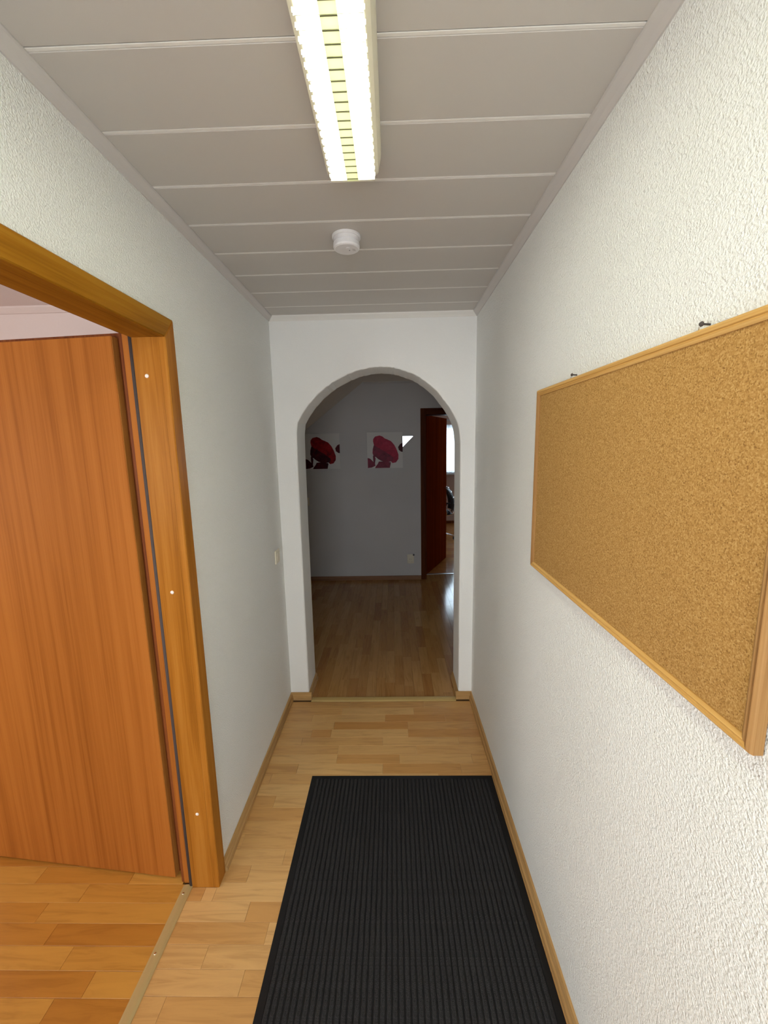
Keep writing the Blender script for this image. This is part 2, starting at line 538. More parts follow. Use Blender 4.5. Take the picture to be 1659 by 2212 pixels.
bm = bmesh.new()
loops = []
for y, d in ((YE, 0.009), (YE + 0.003, 0.003), (YE + 0.009, 0.0), (YE + 0.08, 0.0), (YE + 0.16, 0.0), (YB - 0.009, 0.0), (YB - 0.003, 0.003), (YB, 0.009)):
    loops.append([bm.verts.new((x, y, z)) for x, z in off(d)])
for a, b in zip(loops, loops[1:]):
    for i in range(len(a) - 1):
        bm.faces.new((a[i], a[i + 1], b[i + 1], b[i]))
for lp, y in ((loops[0], YE), (loops[-1], YB)):
    k0 = 5
    k1 = len(lp) - 4
    top = [bm.verts.new((v.co.x, y, H + 0.05)) for v in lp[k0:k1 + 1]]
    for i in range(k0, k1):
        bm.faces.new((lp[i], lp[i + 1], top[i + 1 - k0], top[i - k0]))
    for side, rng, xx, tv in ((0, range(0, k0), XL - 0.02, top[0]), (1, range(k1, len(lp) - 1), XR + 0.02, top[-1])):
        outer = [bm.verts.new((xx, y, lp[i].co.z)) for i in list(rng) + [rng[-1] + 1]]
        for n_, i in enumerate(rng):
            bm.faces.new((lp[i], lp[i + 1], outer[n_ + 1], outer[n_]))
        tp = bm.verts.new((xx, y, H + 0.05))
        if side == 0: bm.faces.new((lp[k0], tv, tp, outer[-1]))
        else: bm.faces.new((lp[k1], outer[0], tp, tv))
w = from_bm('wall_end', bm, M['plaster_arch'])
tag(w, 'white end wall of the corridor with a rounded arch opening', 'wall', kind='structure')

# entrance wall behind the camera with a glazed door
w = boxes('wall_entrance', M['plaster'], None, [
    (XL - 0.14, -0.64, YN - T, YN, 0, H + 0.05), (0.44, XR + T, YN - T, YN, 0, H + 0.05), (-0.64, 0.44, YN - T, YN, 2.2, H + 0.05)])
tag(w, 'white entrance wall behind the viewer', 'wall', kind='structure')
d3 = empty('door_3', (-0.10, YN - 0.06, 0), 'glazed white entrance door behind the viewer', 'door', 'structure')
boxes('door_frame', M['upvc'], d3, [(-0.64, -0.57, YN - 0.09, YN - 0.03, 0, 2.2), (0.37, 0.44, YN - 0.09, YN - 0.03, 0, 2.2),
                                    (-0.57, 0.37, YN - 0.09, YN - 0.03, 2.13, 2.2), (-0.57, 0.37, YN - 0.09, YN - 0.03, 0, 0.12)], 0.003)
box('pane', M['glass'], d3, -0.57, 0.37, YN - 0.064, YN - 0.056, 0.12, 2.13)
bm = bmesh.new()
tube(bm, [(0.30, YN - 0.03, 1.05), (0.30, YN + 0.03, 1.05), (0.18, YN + 0.03, 1.05)], 0.009)
from_bm('door_handle', bm, M['metal'], d3, True)

w4 = empty('added_window_4', (XR + 0.06, -0.78, 0.9), 'unseen white framed window added in the right wall behind the viewer to brighten the left wall', 'window', 'structure')
boxes('window_frame', M['upvc'], w4, [(XR + 0.03, XR + 0.09, -1.38, -1.32, 0.9, 2.08), (XR + 0.03, XR + 0.09, -0.24, -0.18, 0.9, 2.08), (XR + 0.03, XR + 0.09, -1.32, -0.24, 0.9, 0.96), (XR + 0.03, XR + 0.09, -1.32, -0.24, 2.02, 2.08)], 0.003)
box('pane', M['glass'], w4, XR + 0.056, XR + 0.064, -1.32, -0.24, 0.96, 2.02)

# ceiling: batten deck, panels and bright joint strips
ce = box('ceiling', M['gap'], None, XL - 0.05, XR + 0.05, YN, YE + 0.02, H + 0.012, H + 0.06)
tag(ce, 'white panelled corridor ceiling with cross joints', 'ceiling', kind='structure')
J0, JP = 0.8804, 0.2078
jl = [J0 + JP * i for i in range(-12, 8)]
for a, b in zip(jl, jl[1:] + [YE + 0.02]):
    box('ceiling_panel', M['panel'], ce, XL - 0.02, XR + 0.02, a + 0.0085, b - 0.0022 + (0.0022 if b > YE else 0), H, H + 0.013, 0.0012)
    box('joint_strip', M['joint'], ce, XL - 0.02, XR + 0.02, a, a + 0.0080, H + 0.0005, H + 0.013, 0.0008)


def trim(name, prof, a, b, side, mat, label, ma=0, mb=0, kind='structure', cat='trim', upv=Vector((0, 0, 1))):
    bm = bmesh.new()
    sweep(bm, prof, a, b, side, upv, ma, mb)
    return tag(from_bm(name, bm, mat), label, cat, kind=kind)


cove = [(0, 0), (0, -0.026), (0.004, -0.026), (0.012, -0.017), (0.024, -0.007), (0.026, -0.003), (0.026, 0)]
trim('trim_1', cove, (XL, YN, H), (XL, YE, H), (1, 0, 0), M['cove'], 'narrow white cove along the left ceiling edge', mb=1)
trim('trim_2', cove, (XR, YN, H), (XR, YE, H), (-1, 0, 0), M['cove'], 'narrow white cove along the right ceiling edge', mb=1)
trim('trim_3', cove, (XL, YE, H), (XR, YE, H), (0, -1, 0), M['joint'], 'narrow white cove above the arch wall', ma=1, mb=1)

# skirting
sk = [(0, 0), (0.017, 0), (0.0175, 0.012), (0.0165, 0.020), (0.0125, 0.024), (0.0105, 0.030), (0.0095, 0.042), (0.007, 0.0485), (0.003, 0.050), (0, 0.050)]
AX0, AX1 = -0.578, 0.411
trim('baseboard_left', sk, (XL, 1.372, 0), (XL, YE, 0), (1, 0, 0), M['skirt_y'], 'slim oak-coloured skirting along the left corridor wall', mb=1, cat='baseboard')
trim('baseboard_right', sk, (XR, YN, 0), (XR, YE, 0), (-1, 0, 0), M['skirt_y'], 'slim oak-coloured skirting along the right corridor wall', mb=1, cat='baseboard')
trim('baseboard_end_left', sk, (XL, YE, 0), (AX0 + 0.018, YE, 0), (0, -1, 0), M['skirt_x'], 'short skirting at the left foot of the arch', ma=1, cat='baseboard')
trim('baseboard_end_right', sk, (XR, YE, 0), (AX1 - 0.018, YE, 0), (0, -1, 0), M['skirt_x'], 'short skirting at the right foot of the arch', ma=1, cat='baseboard')
trim('baseboard_arch_left', sk, (AX0, YE, 0), (AX0, YB, 0), (1, 0, 0), M['skirt_y'], 'short skirting inside the left side of the arch', cat='baseboard')
trim('baseboard_arch_right', sk, (AX1, YE, 0), (AX1, YB, 0), (-1, 0, 0), M['skirt_y'], 'short skirting inside the right side of the arch', cat='baseboard')

# ------------------------------------------------------------------ strip floors
SW = 0.0667
_strip = {}


def strip_mesh(L, Wd, axis, mat):
    key = (round(L, 3), round(Wd, 4), axis, mat.name)
    if key not in _strip:
        c, t = 0.0007, 0.008
        hx, hy = (L / 2, Wd / 2) if axis == 0 else (Wd / 2, L / 2)
        hx -= 0.00025
        hy -= 0.00025
        V = [(-hx, -hy, -t), (hx, -hy, -t), (hx, hy, -t), (-hx, hy, -t),
             (-hx, -hy, -c), (hx, -hy, -c), (hx, hy, -c), (-hx, hy, -c),
             (-hx + c, -hy + c, 0), (hx - c, -hy + c, 0), (hx - c, hy - c, 0), (-hx + c, hy - c, 0)]
        Fc = [(8, 9, 10, 11)] + [(a, (a + 1) % 4, (a + 1) % 4 + 4, a + 4) for a in range(4)] + [(a + 4, (a + 1) % 4 + 4, (a + 1) % 4 + 8, a + 8) for a in range(4)]
        me = bpy.data.meshes.new('floor_strip')
        me.from_pydata(V, [], Fc)
        _strip[key] = me
    return _strip[key]


def strip(parent, mat, u0, u1, v0, v1, axis, tone):
    if u1 - u0 < 0.004 or v1 - v0 < 0.004: return
    me = strip_mesh(u1 - u0, v1 - v0, axis, mat)
    if not me.materials: me.materials.append(mat)
    cu, cv = (u0 + u1) / 2, (v0 + v1) / 2
    o = bpy.data.objects.new('floor_strip', me)
    o.location = (cu, cv, 0) if axis == 0 else (cv, cu, 0)
    o.color = (max(0, min(1, tone)), R.random(), 0, 1)
    C.objects.link(o)
    o.parent = parent
    o.matrix_parent_inverse = parent.matrix_basis.inverted()


# corridor floor (strips run across)
fl = boxes('floor', M['slab'], None, [(XL - 0.005, XR + 0.005, YN, YE + 0.02, -0.06, -0.0075), (-0.80, XL, DY0, 1.318, -0.06, -0.0075)])
tag(fl, 'light wood strip laminate floor of the corridor', 'floor', kind='structure')
known = {  # row: ([joints], [tones])
    0: ([-0.30, 0.18], [0.55, 0.6, 0.5]), 1: ([-0.341, 0.109], [0.55, 0.2, 0.7]), 2: ([-0.519, -0.07, 0.30], [0.5, 0.25, 0.95, 0.8]),
    3: ([-0.376, 0.068], [0.3, 0.95, 0.6]), 4: ([-0.498, -0.383, 0.066], [0.45, 0.8, 0.2, 0.85]), 5: ([-0.541, -0.079, 0.35], [0.3, 0.4, 0.25, 0.5]),
    6: ([-0.325, 0.107], [0.45, 0.3, 0.45]), 7: ([-0.324, 0.013, 0.40], [0.15, 0.7, 0.3, 0.5]), 8: ([-0.521, -0.075, 0.33], [0.5, 0.1, 0.75, 0.6]),
    16: ([-0.592], [0.55, 0.25]), 17: ([-0.739, -0.40], [0.75, 0.2, 0.4]), 18: ([-0.551], [0.15, 0.7]), 19: ([-0.461], [0.65, 0.2]),
    20: ([-0.646, -0.30], [0.35, 0.25, 0.5]), 21: ([-0.50], [0.35, 0.55]), 22: ([-0.72, -0.41], [0.5, 0.65, 0.4]), 23: ([-0.773, -0.38], [0.7, 0.3, 0.5])}
y1 = 2.464
row = 0
while y1 > 0.36:
    y0 = y1 - SW
    xl = -0.7935 if (y0 < 1.312 and y1 > 0.44) else XL
    spans = [(xl, XR, y0, y1)]
    if y0 < 1.312 < y1: spans = [(XL, XR, y0, y1), (xl, XL, y0, 1.312)]
    if y0 < 0.442 < y1: spans = [(XL, XR, y0, y1), (xl, XL, 0.455, y1)]
    js, ts = known.get(row, (None, None))
    if js is None:
        js = []
        x = XL + R.uniform(0.03, 0.40)
        while x < XR - 0.03:
            js.append(x)
            x += R.choice((0.33, 0.40, 0.45, 0.45))
        ts = [R.betavariate(1.6, 1.9) for _ in range(len(js) + 1)]
    for sx0, sx1, sy0, sy1 in spans:
        cuts = [sx0] + [j for j in js if sx0 + 0.005 < j < sx1 - 0.005] + [sx1]
        for a, b in zip(cuts, cuts[1:]):
            idx = sum(1 for j in js if j <= (a + b) / 2)
            strip(fl, M['lam_hall'], a, b, sy0, sy1, 0, ts[idx])
    y1 = y0
    row += 1
yn = y1
while yn > YN:                                 # wide boards nearer to the entrance, below the picture
    strip(fl, M['lam_hall'], XL, XR, max(yn - 0.2, YN), yn, 0, R.random())
    yn -= 0.2

# side room floor
fs = box('floor_side_room', M['slab'], None, -3.6, -0.80, -1.7, 2.24, -0.06, -0.0079)
tag(fs, 'warm orange wood strip laminate floor of the side room', 'floor', kind='structure')
knowns = {0: ([-1.42, -1.05], [0.2, 0.7, 0.25, 0.4]), 1: ([-1.198], [0.25, 0.45, 0.3]), 2: ([-1.305], [0.65, 0.35]), 3: ([-1.215], [0.75, 0.9]), 4: ([-1.106], [0.25, 0.4]),
          5: ([-0.983], [0.85, 0.3]), 6: ([-1.064], [0.3, 0.9]), 7: ([-0.95, -1.36], [0.2, 0.35, 0.3])}
y1 = 1.39
row = 0
XT = -0.828
y1 += SW * 10
row = -10
while y1 > 0.36:
    y0 = y1 - SW
    js, ts = knowns.get(row, ([], []))
    js = sorted(js)
    if not js: js = [XT - R.uniform(0.08, 0.40)]
    x = js[0]
    ext = []
    while x > -2.3:
        x -= R.choice((0.36, 0.43, 0.45))
        ext.insert(0, x)
    nt = len(js) + 1
    ts = (ts + [R.random()] * nt)[:nt] if ts else [R.betavariate(1.6, 1.8) for _ in range(nt)]
    allj = ext + js
    allt = [R.betavariate(1.6, 1.8) for _ in ext] + list(ts)
    xr = XT if y1 < 1.33 else (XS - 0.001)
    cuts = [-2.4] + [j for j in allj if -2.39 < j < xr - 0.005] + [xr]
    for a, b in zip(cuts, cuts[1:]):
        idx = sum(1 for j in allj if j <= (a + b) / 2)
        strip(fs, M['lam_side'], a, b, y0, y1, 0, allt[min(idx, len(allt) - 1)])
    y1 = y0
    row += 1
yt = y1
for (x0, x1, ya, yb) in ((-3.6, XS - 0.001, -1.7, yt), (-3.6, -2.4, yt, 2.057), (-3.6, XS - 0.001, 2.057, 2.24)):   # out of sight from the corridor
    strip(fs, M['lam_side'], x0, x1, ya, yb, 0, 0.4)

# brass door profile between the two floors
th = empty('trim_4', (-0.811, 0.88, 0), 'rounded brass threshold profile in the left doorway', 'trim', 'structure')
bm = bmesh.new()
tp = [(-0.0185, 0), (-0.0175, 0.0025), (-0.010, 0.0055), (0, 0.0065), (0.010, 0.0055), (0.0175, 0.0025), (0.0185, 0)]
sweep(bm, tp, (-0.811, 0.458, 0), (-0.811, 1.318, 0), (1, 0, 0))
from_bm('profile', bm, M['brass'], th)
for yy in (0.55, 0.82, 1.099, 1.285):
    bm = bmesh.new()
    lathe(bm, [(0.0045, 0), (0.0042, 0.0015), (0.002, 0.0022)], (-0.814, yy, 0.0058), 12)
    from_bm('screw', bm, M['screw'], th, True)

# profile at the arch
th = empty('trim_5', (-0.08, 2.487, 0), 'flat wood-coloured transition profile under the arch', 'trim', 'structure')
bm = bmesh.new()
tp = [(-0.022, 0), (-0.021, 0.003), (-0.012, 0.0065), (0.010, 0.0078), (0.020, 0.0065), (0.0215, 0)]
sweep(bm, tp, (-0.559, 2.487, 0), (0.392, 2.487, 0), (0, 1, 0))
from_bm('profile', bm, wood('oak_profile', (0.42, 0.28, 0.10, 1), (0.50, 0.34, 0.13, 1), (0.56, 0.40, 0.17, 1), 0, across=70), th)

# ------------------------------------------------------------------ inner hall beyond the arch
FX0, FX1 = -2.0, 1.75
ff = box('floor_inner_hall', M['slab'], None, FX0, FX1, YE + 0.02, 5.145, -0.06, -0.0075)
tag(ff, 'glossy wood strip laminate floor beyond the arch', 'floor', kind='structure')
FW_ = 0.0655
x = -1.12
n = 0
while x < 0.92:
    yy = 2.510 + R.uniform(0.05, 0.40)
    cuts = [2.510]
    while yy < YF - 0.02:
        cuts.append(yy)
        yy += R.choice((0.35, 0.40, 0.45, 0.45))
    yend = YF if x + FW_ < 0.40 else 5.13
    cuts = [c for c in cuts if c < yend - 0.03] + [yend]
    xx0, xx1 = x, x + FW_
    for a, b in zip(cuts, cuts[1:]):
        x0_, x1_ = xx0, xx1
        if b < YB + 0.001:
            x0_, x1_ = max(xx0, AX0), min(xx1, AX1)
        if (xx0 < AX0 or xx1 > AX1) and a < YB:
            if xx1 < AX0 or xx0 > AX1:
                if b <= YB + 0.02: continue
                a = YB + 0.001
        strip(ff, M['lam_far'], a, b, x0_, x1_, 1, R.betavariate(1.5, 1.7))
    x += FW_
    n += 1
for (xa, xb) in ((FX0, -1.12), (x, FX1)):
    strip(ff, M['lam_far'], YB, YF, xa, xb, 1, 0.5)

# back wall with the door opening, roof slope, ceiling, side walls
OX0, OX1, OZ = 0.372, 1.30, 2.045
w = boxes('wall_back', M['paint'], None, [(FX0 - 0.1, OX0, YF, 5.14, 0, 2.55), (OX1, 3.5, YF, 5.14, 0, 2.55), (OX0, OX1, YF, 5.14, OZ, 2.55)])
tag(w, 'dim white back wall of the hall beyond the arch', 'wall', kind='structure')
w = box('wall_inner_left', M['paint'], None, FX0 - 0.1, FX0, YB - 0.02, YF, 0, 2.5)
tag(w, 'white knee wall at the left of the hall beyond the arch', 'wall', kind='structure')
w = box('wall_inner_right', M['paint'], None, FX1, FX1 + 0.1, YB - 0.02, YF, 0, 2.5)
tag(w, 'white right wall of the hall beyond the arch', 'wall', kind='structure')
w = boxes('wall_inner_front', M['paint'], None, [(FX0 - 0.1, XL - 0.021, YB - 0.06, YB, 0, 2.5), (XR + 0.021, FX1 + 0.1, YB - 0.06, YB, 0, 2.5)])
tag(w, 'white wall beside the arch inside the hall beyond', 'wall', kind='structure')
FC = 2.388
bm = bmesh.new()
sl = (2.385 - 1.846) / (-0.33 + 1.033)
zl = FC - sl * (-0.33 - FX0)
prof = [(-0.33, FC), (FX1 + 0.05, FC), (FX1 + 0.05, 2.6), (FX0 - 0.05, 2.6), (FX0 - 0.05, zl - 0.05 * sl)]
A = [bm.verts.new((px, YB - 0.05, pz)) for px, pz in prof]
B = [bm.verts.new((px, YF + 0.05, pz)) for px, pz in prof]
for i in range(5): bm.faces.new((A[i], A[(i + 1) % 5], B[(i + 1) % 5], B[i]))
bm.faces.new(A)
bm.faces.new(B)
w = from_bm('ceiling_inner_hall', bm, M['attic'])
tag(w, 'white ceiling with an attic slope beyond the arch', 'ceiling', kind='structure')
trim('trim_6', [(0, 0), (0, -0.02), (0.006, -0.02), (0.02, -0.005), (0.02, 0)], (-0.32, YF, FC), (FX1, YF, FC), (0, -1, 0), M['cove'], 'narrow cove above the dim back wall')
trim('baseboard_back', [(0, 0), (0.016, 0), (0.016, 0.035), (0.010, 0.05), (0, 0.05)], (FX0, YF, 0), (0.338, YF, 0), (0, -1, 0), M['skirt_dark'], 'brown skirting along the dim back wall', cat='baseboard')

# ------------------------------------------------------------------ side room behind the left door
w = boxes('wall_side_room', M['pink_wall'], None, [(-3.7, XS, 2.24, 2.34, 0, 2.5), (-3.7, -3.3, -1.8, -1.7, 0, 2.5), (-1.7, XS, -1.8, -1.7, 0, 2.5), (-3.3, -1.7, -1.8, -1.7, 0, 0.8), (-3.3, -1.7, -1.8, -1.7, 2.15, 2.5)])
tag(w, 'pale rose walls of the side room', 'wall', kind='structure')
w = boxes('wall_side_room_window', M['pink_wall'], None, [(-3.7, -3.6, -1.7, -0.45, 0, 2.5), (-3.7, -3.6, 1.15, 2.24, 0, 2.5), (-3.7, -3.6, -0.45, 1.15, 0, 0.8), (-3.7, -3.6, -0.45, 1.15, 2.15, 2.5)])
tag(w, 'pale rose window wall of the side room', 'wall', kind='structure')
w = box('ceiling_side_room', M['pink_wall'], None, -3.7, XS, -1.8, 2.34, 2.40, 2.5)
tag(w, 'pale rose ceiling of the side room above the open door', 'ceiling', kind='structure')
trim('trim_7', [(0, 0), (0, -0.03), (0.008, -0.03), (0.03, -0.008), (0.03, 0)], (-3.6, 2.24, 2.40), (XS, 2.24, 2.40), (0, -1, 0), M['pink_wall'], 'pale cornice in the side room above the open door')
w1 = empty('window_1', (-3.65, 0.35, 0.8), 'white framed window of the side room', 'window', 'structure')
boxes('window_frame', M['upvc'], w1, [(-3.68, -3.62, -0.45, -0.38, 0.8, 2.15), (-3.68, -3.62, 1.08, 1.15, 0.8, 2.15), (-3.68, -3.62, -0.38, 1.08, 0.8, 0.87), (-3.68, -3.62, -0.38, 1.08, 2.08, 2.15), (-3.68, -3.62, 0.32, 0.38, 0.87, 2.08)])
box('pane', M['glass'], w1, -3.654, -3.646, -0.38, 0.32, 0.87, 2.08)
box('pane', M['glass'], w1, -3.654, -3.646, 0.38, 1.08, 0.87, 2.08)
w3 = empty('added_window_3', (-2.5, -1.75, 0.8), 'unseen second white framed window added to brighten the side room', 'window', 'structure')
boxes('window_frame', M['upvc'], w3, [(-3.3, -3.23, -1.78, -1.72, 0.8, 2.15), (-1.77, -1.7, -1.78, -1.72, 0.8, 2.15), (-3.23, -1.77, -1.78, -1.72, 0.8, 0.87), (-3.23, -1.77, -1.78, -1.72, 2.08, 2.15), (-2.53, -2.47, -1.78, -1.72, 0.87, 2.08)])
box('pane', M['glass'], w3, -3.23, -2.53, -1.754, -1.746, 0.87, 2.08)
box('pane', M['glass'], w3, -2.47, -1.77, -1.754, -1.746, 0.87, 2.08)

# ------------------------------------------------------------------ left door (frame, leaf, hinges, caps)
d1 = empty('door_1', (-0.76, 0.88, 0), 'open brown wooden door with its frame on the left', 'door', 'structure')
JY, JN, JZ = 1.312, 0.458, 1.999            # clear opening
AT = 0.010                                  # architrave stands proud of the wall
fx = XL + AT
# architraves (mitred)
def arch_piece(name, pts, x0, x1, mat):
    bm = bmesh.new()
    c = 0.003
    cy = sum(p[0] for p in pts) / 4
    cz = sum(p[1] for p in pts) / 4
    A = [bm.verts.new((x0, y, z)) for y, z in pts]
    B = [bm.verts.new((x1 + (-c if x1 > x0 else c), y, z)) for y, z in pts]
    def ins(i):
        y, z = pts[i]
        return None
    for i in range(4): bm.faces.new((A[i], A[(i + 1) % 4], B[(i + 1) % 4], B[i]))
    top = []
    for i in range(4):
        p = Vector(pts[i]); q0 = Vector(pts[i - 1]); q1 = Vector(pts[(i + 1) % 4])
        e0 = (q0 - p).normalized(); e1 = (q1 - p).normalized()
        sn = abs(e0.x * e1.y - e0.y * e1.x)
        v_ = p + (e0 + e1) * (c / max(sn, 0.3))
        top.append(bm.verts.new((x1, v_.x, v_.y)))
    for i in range(4): bm.faces.new((B[i], B[(i + 1) % 4], top[(i + 1) % 4], top[i]))
    bm.faces.new(top)
    bm.faces.new(A)
    return from_bm(name, bm, mat, d1)


AW = 0.058
ZT = JZ + 0.063
arch_piece('architrave', [(JY, 0), (JY + AW, 0), (JY + AW, ZT), (JY, JZ)], XL - 0.012, fx, M['frame_z'])
arch_piece('architrave', [(JN, 0), (JN - AW, 0), (JN - AW, ZT), (JN, JZ)], XL - 0.012, fx, M['frame_z'])
arch_piece('architrave', [(JN, JZ), (JY, JZ), (JY + AW, ZT), (JN - AW, ZT)], XL - 0.012, fx, M['frame_y'])
# room side architrave
xr0, xr1 = XS + 0.004, XS - 0.010
arch_piece('architrave', [(JY + 0.020, 0), (JY + AW + 0.02, 0), (JY + AW + 0.02, ZT), (JY + 0.020, JZ + 0.02)], xr0, xr1, M['edge'])
arch_piece('architrave', [(JN - 0.020, 0), (JN - AW - 0.02, 0), (JN - AW - 0.02, ZT), (JN - 0.020, JZ + 0.02)], xr0, xr1, M['edge'])
arch_piece('architrave', [(JN - 0.020, JZ + 0.02), (JY + 0.020, JZ + 0.02), (JY + AW + 0.02, ZT + 0.015), (JN - AW - 0.02, ZT + 0.015)], xr0, xr1, M['edge'])
# linings: stop part and rebate part
XST = -0.792
lin = []
for nm, (a, b) in (('jamb_lining', (JY, DY1)), ('jamb_lining', (DY0, JN))):
    bm = bmesh.new()
    lo = a == DY0
    bbox(bm, XST, XL - 0.0125, a, b, 0, JZ + 0.02)
    lin.append(from_bm(nm, bm, M['frame_z'], d1))
    bm = bmesh.new()
    bbox(bm, XS + 0.004, XST, (a if lo else a + 0.016), (b - 0.016 if lo else b), 0, JZ + 0.02)
    from_bm('rebate', bm, M['leaf'], lin[-1])
bm = bmesh.new()
bbox(bm, XST, XL - 0.0125, JN, JY, JZ, DZ)
bbox(bm, XS + 0.004, XST, JN - 0.016, JY + 0.016, JZ + 0.016, DZ)
from_bm('head_lining', bm, M['frame_y'], d1)
# rubber seal in the rebate corner
bm = bmesh.new()
tube(bm, [(XST - 0.0065, JY + 0.0085, 0.005), (XST - 0.0065, JY + 0.0085, JZ + 0.008)], 0.0085, 10)
from_bm('rubber_seal', bm, M['seal'], d1, True)
bm = bmesh.new()
tube(bm, [(XST - 0.005, JN - 0.010, 0.005), (XST - 0.005, JN - 0.010, JZ + 0.008)], 0.0065, 8)
from_bm('rubber_seal', bm, M['seal'], d1, True)
for zc, xc in ((1.885, -0.756), (1.183, -0.749), (0.323, -0.744)):
    bm = bmesh.new()
    lathe(bm, [(0.0062, 0), (0.0060, 0.0012), (0.0035, 0.0022)], (xc, JY, zc), 16, 'Y', -1)
    tag(from_bm('cover_cap', bm, M['cap'], d1, True), 'small white round cover cap')
for zc, xc in ((1.885, -0.749), (1.183, -0.749), (0.323, -0.749)):
    bm = bmesh.new()
    lathe(bm, [(0.0062, 0), (0.0060, 0.0012), (0.0035, 0.0022)], (xc, JN, zc), 16, 'Y', 1)
    from_bm('cover_cap', bm, M['cap'], d1, True)

# leaf: local u runs from the hinge edge, t is the thickness away from the corridor
LA = math.radians(180 - 6.1)
HB = Vector((-0.872, 1.341, 0))
du = Vector((math.cos(LA), math.sin(LA), 0))
dt = Vector((-du.y, du.x, 0))
if dt.y < 0: dt = -dt


def leafpt(u, t, z): return HB + du * u + dt * t + Vector((0, 0, z))


def leafbox(bm, u0, u1, t0, t1, z0, z1, bev=0.0):
    vs = [bm.verts.new(leafpt(u, t, z)) for u in (u0, u1) for t in (t0, t1) for z in (z0, z1)]
    fsx = [bm.faces.new([vs[i] for i in f]) for f in [(0, 1, 3, 2), (4, 6, 7, 5), (0, 4, 5, 1), (2, 3, 7, 6), (0, 2, 6, 4), (1, 5, 7, 3)]]
    if bev: bmesh.ops.bevel(bm, geom=list({e for f in fsx for e in f.edges}), offset=bev, segments=1, affect='EDGES')


bm = bmesh.new()
leafbox(bm, 0.0008, 0.845, 0.0, 0.0255, 0.008, 2.014, 0.0015)
lf = from_bm('leaf', bm, M['leaf'], d1)
bm = bmesh.new()
leafbox(bm, 0.0, 0.0008, 0.0012, 0.0255, 0.009, 2.012)
from_bm('hinge_edge', bm, M['edge_lit'], lf)
bm = bmesh.new()
leafbox(bm, -0.0135, 0.8585, 0.0256, 0.040, 0.008, 2.028, 0.0015)
from_bm('rebate_lip', bm, M['edge'], lf)  # dark tone paints the shadow gap onto the lip
for zc in (0.25, 1.755):
    bm = bmesh.new()
    hp = HB + du * -0.018 + dt * 0.036
    lathe(bm, [(0.0068, -0.045), (0.0072, -0.042), (0.0072, 0.042), (0.0068, 0.045)], (hp.x, hp.y, zc), 14)
    tube(bm, [hp + Vector((0, 0, zc - 0.02)), leafpt(0.01, 0.033, zc - 0.02)], 0.0035, 8)
    tube(bm, [hp + Vector((0, 0, zc + 0.02)), Vector((-0.838, 1.338, zc + 0.02))], 0.0035, 8)
    from_bm('hinge', bm, M['metal'], d1, True)
# handle set on the corridor-side face
bm = bmesh.new()
leafbox(bm, 0.775, 0.815, -0.006, 0.0, 0.93, 1.13, 0.002)
hs = from_bm('handle_plate', bm, M['metal'], lf)
bm = bmesh.new()
tube(bm, [leafpt(0.795, -0.004, 1.06), leafpt(0.795, -0.05, 1.06), leafpt(0.785, -0.056, 1.06), leafpt(0.67, -0.056, 1.06)], 0.009, 10)
from_bm('door_handle', bm, M['metal'], lf, True)

# ------------------------------------------------------------------ far door
d2 = empty('door_2', (0.83, 5.04, 0), 'dark red-brown door standing ajar in the back wall', 'door', 'structure')
GX0, GX1, GZ = 0.405, 1.265, 2.002
fy = YF - 0.012
boxes('architrave', M['frame_dark'], d2, [(0.339, GX0, fy, YF + 0.02, 0, 2.078)], 0.003)
boxes('architrave', M['frame_dark'], d2, [(GX1, 1.335, fy, YF + 0.02, 0, 2.078)], 0.003)
boxes('architrave', M['frame_x'], d2, [(GX0, GX1, fy, YF + 0.02, GZ, 2.078)], 0.003)
boxes('jamb_lining', M['frame_dark'], d2, [(OX0, GX0, YF + 0.02, 5.14, 0, OZ)])
boxes('jamb_lining', M['frame_dark'], d2, [(GX1, OX1, YF + 0.02, 5.14, 0, OZ)])
boxes('head_lining', M['frame_x'], d2, [(GX0, GX1, YF + 0.02, 5.14, GZ, OZ)])
HB2 = Vector((0.424, 5.118, 0))
e2 = Vector((0.357, 0.806, 0)).normalized()
n2v = Vector((-e2.y, e2.x, 0))
bm = bmesh.new()
vs = [bm.verts.new(HB2 + e2 * u + n2v * t + Vector((0, 0, z))) for u in (0, 0.86) for t in (0, 0.04) for z in (0.008, 2.012)]
fsx = [bm.faces.new([vs[i] for i in f]) for f in [(0, 1, 3, 2), (4, 6, 7, 5), (0, 4, 5, 1), (2, 3, 7, 6), (0, 2, 6, 4), (1, 5, 7, 3)]]
bmesh.ops.bevel(bm, geom=list({e for f in fsx for e in f.edges}), offset=0.0015, segments=1, affect='EDGES')
lf2 = from_bm('leaf', bm, M['leaf_red'], d2)
bm = bmesh.new()
hp = HB2 + e2 * 0.80
pv = lambda u, t, z: HB2 + e2 * u - n2v * t + Vector((0, 0, z))
tube(bm, [pv(0.80, -0.002, 1.05), pv(0.80, 0.045, 1.05), pv(0.79, 0.05, 1.05), pv(0.68, 0.05, 1.05)], 0.009, 8)
from_bm('door_handle', bm, M['metal'], lf2, True)
bm = bmesh.new()
bbox(bm, GX0, GX1, 5.128, 5.158, -0.001, 0.006, 0.002)
tag(from_bm('trim_8', bm, M['metal']), 'thin metal threshold under the far door', 'trim', kind='structure')

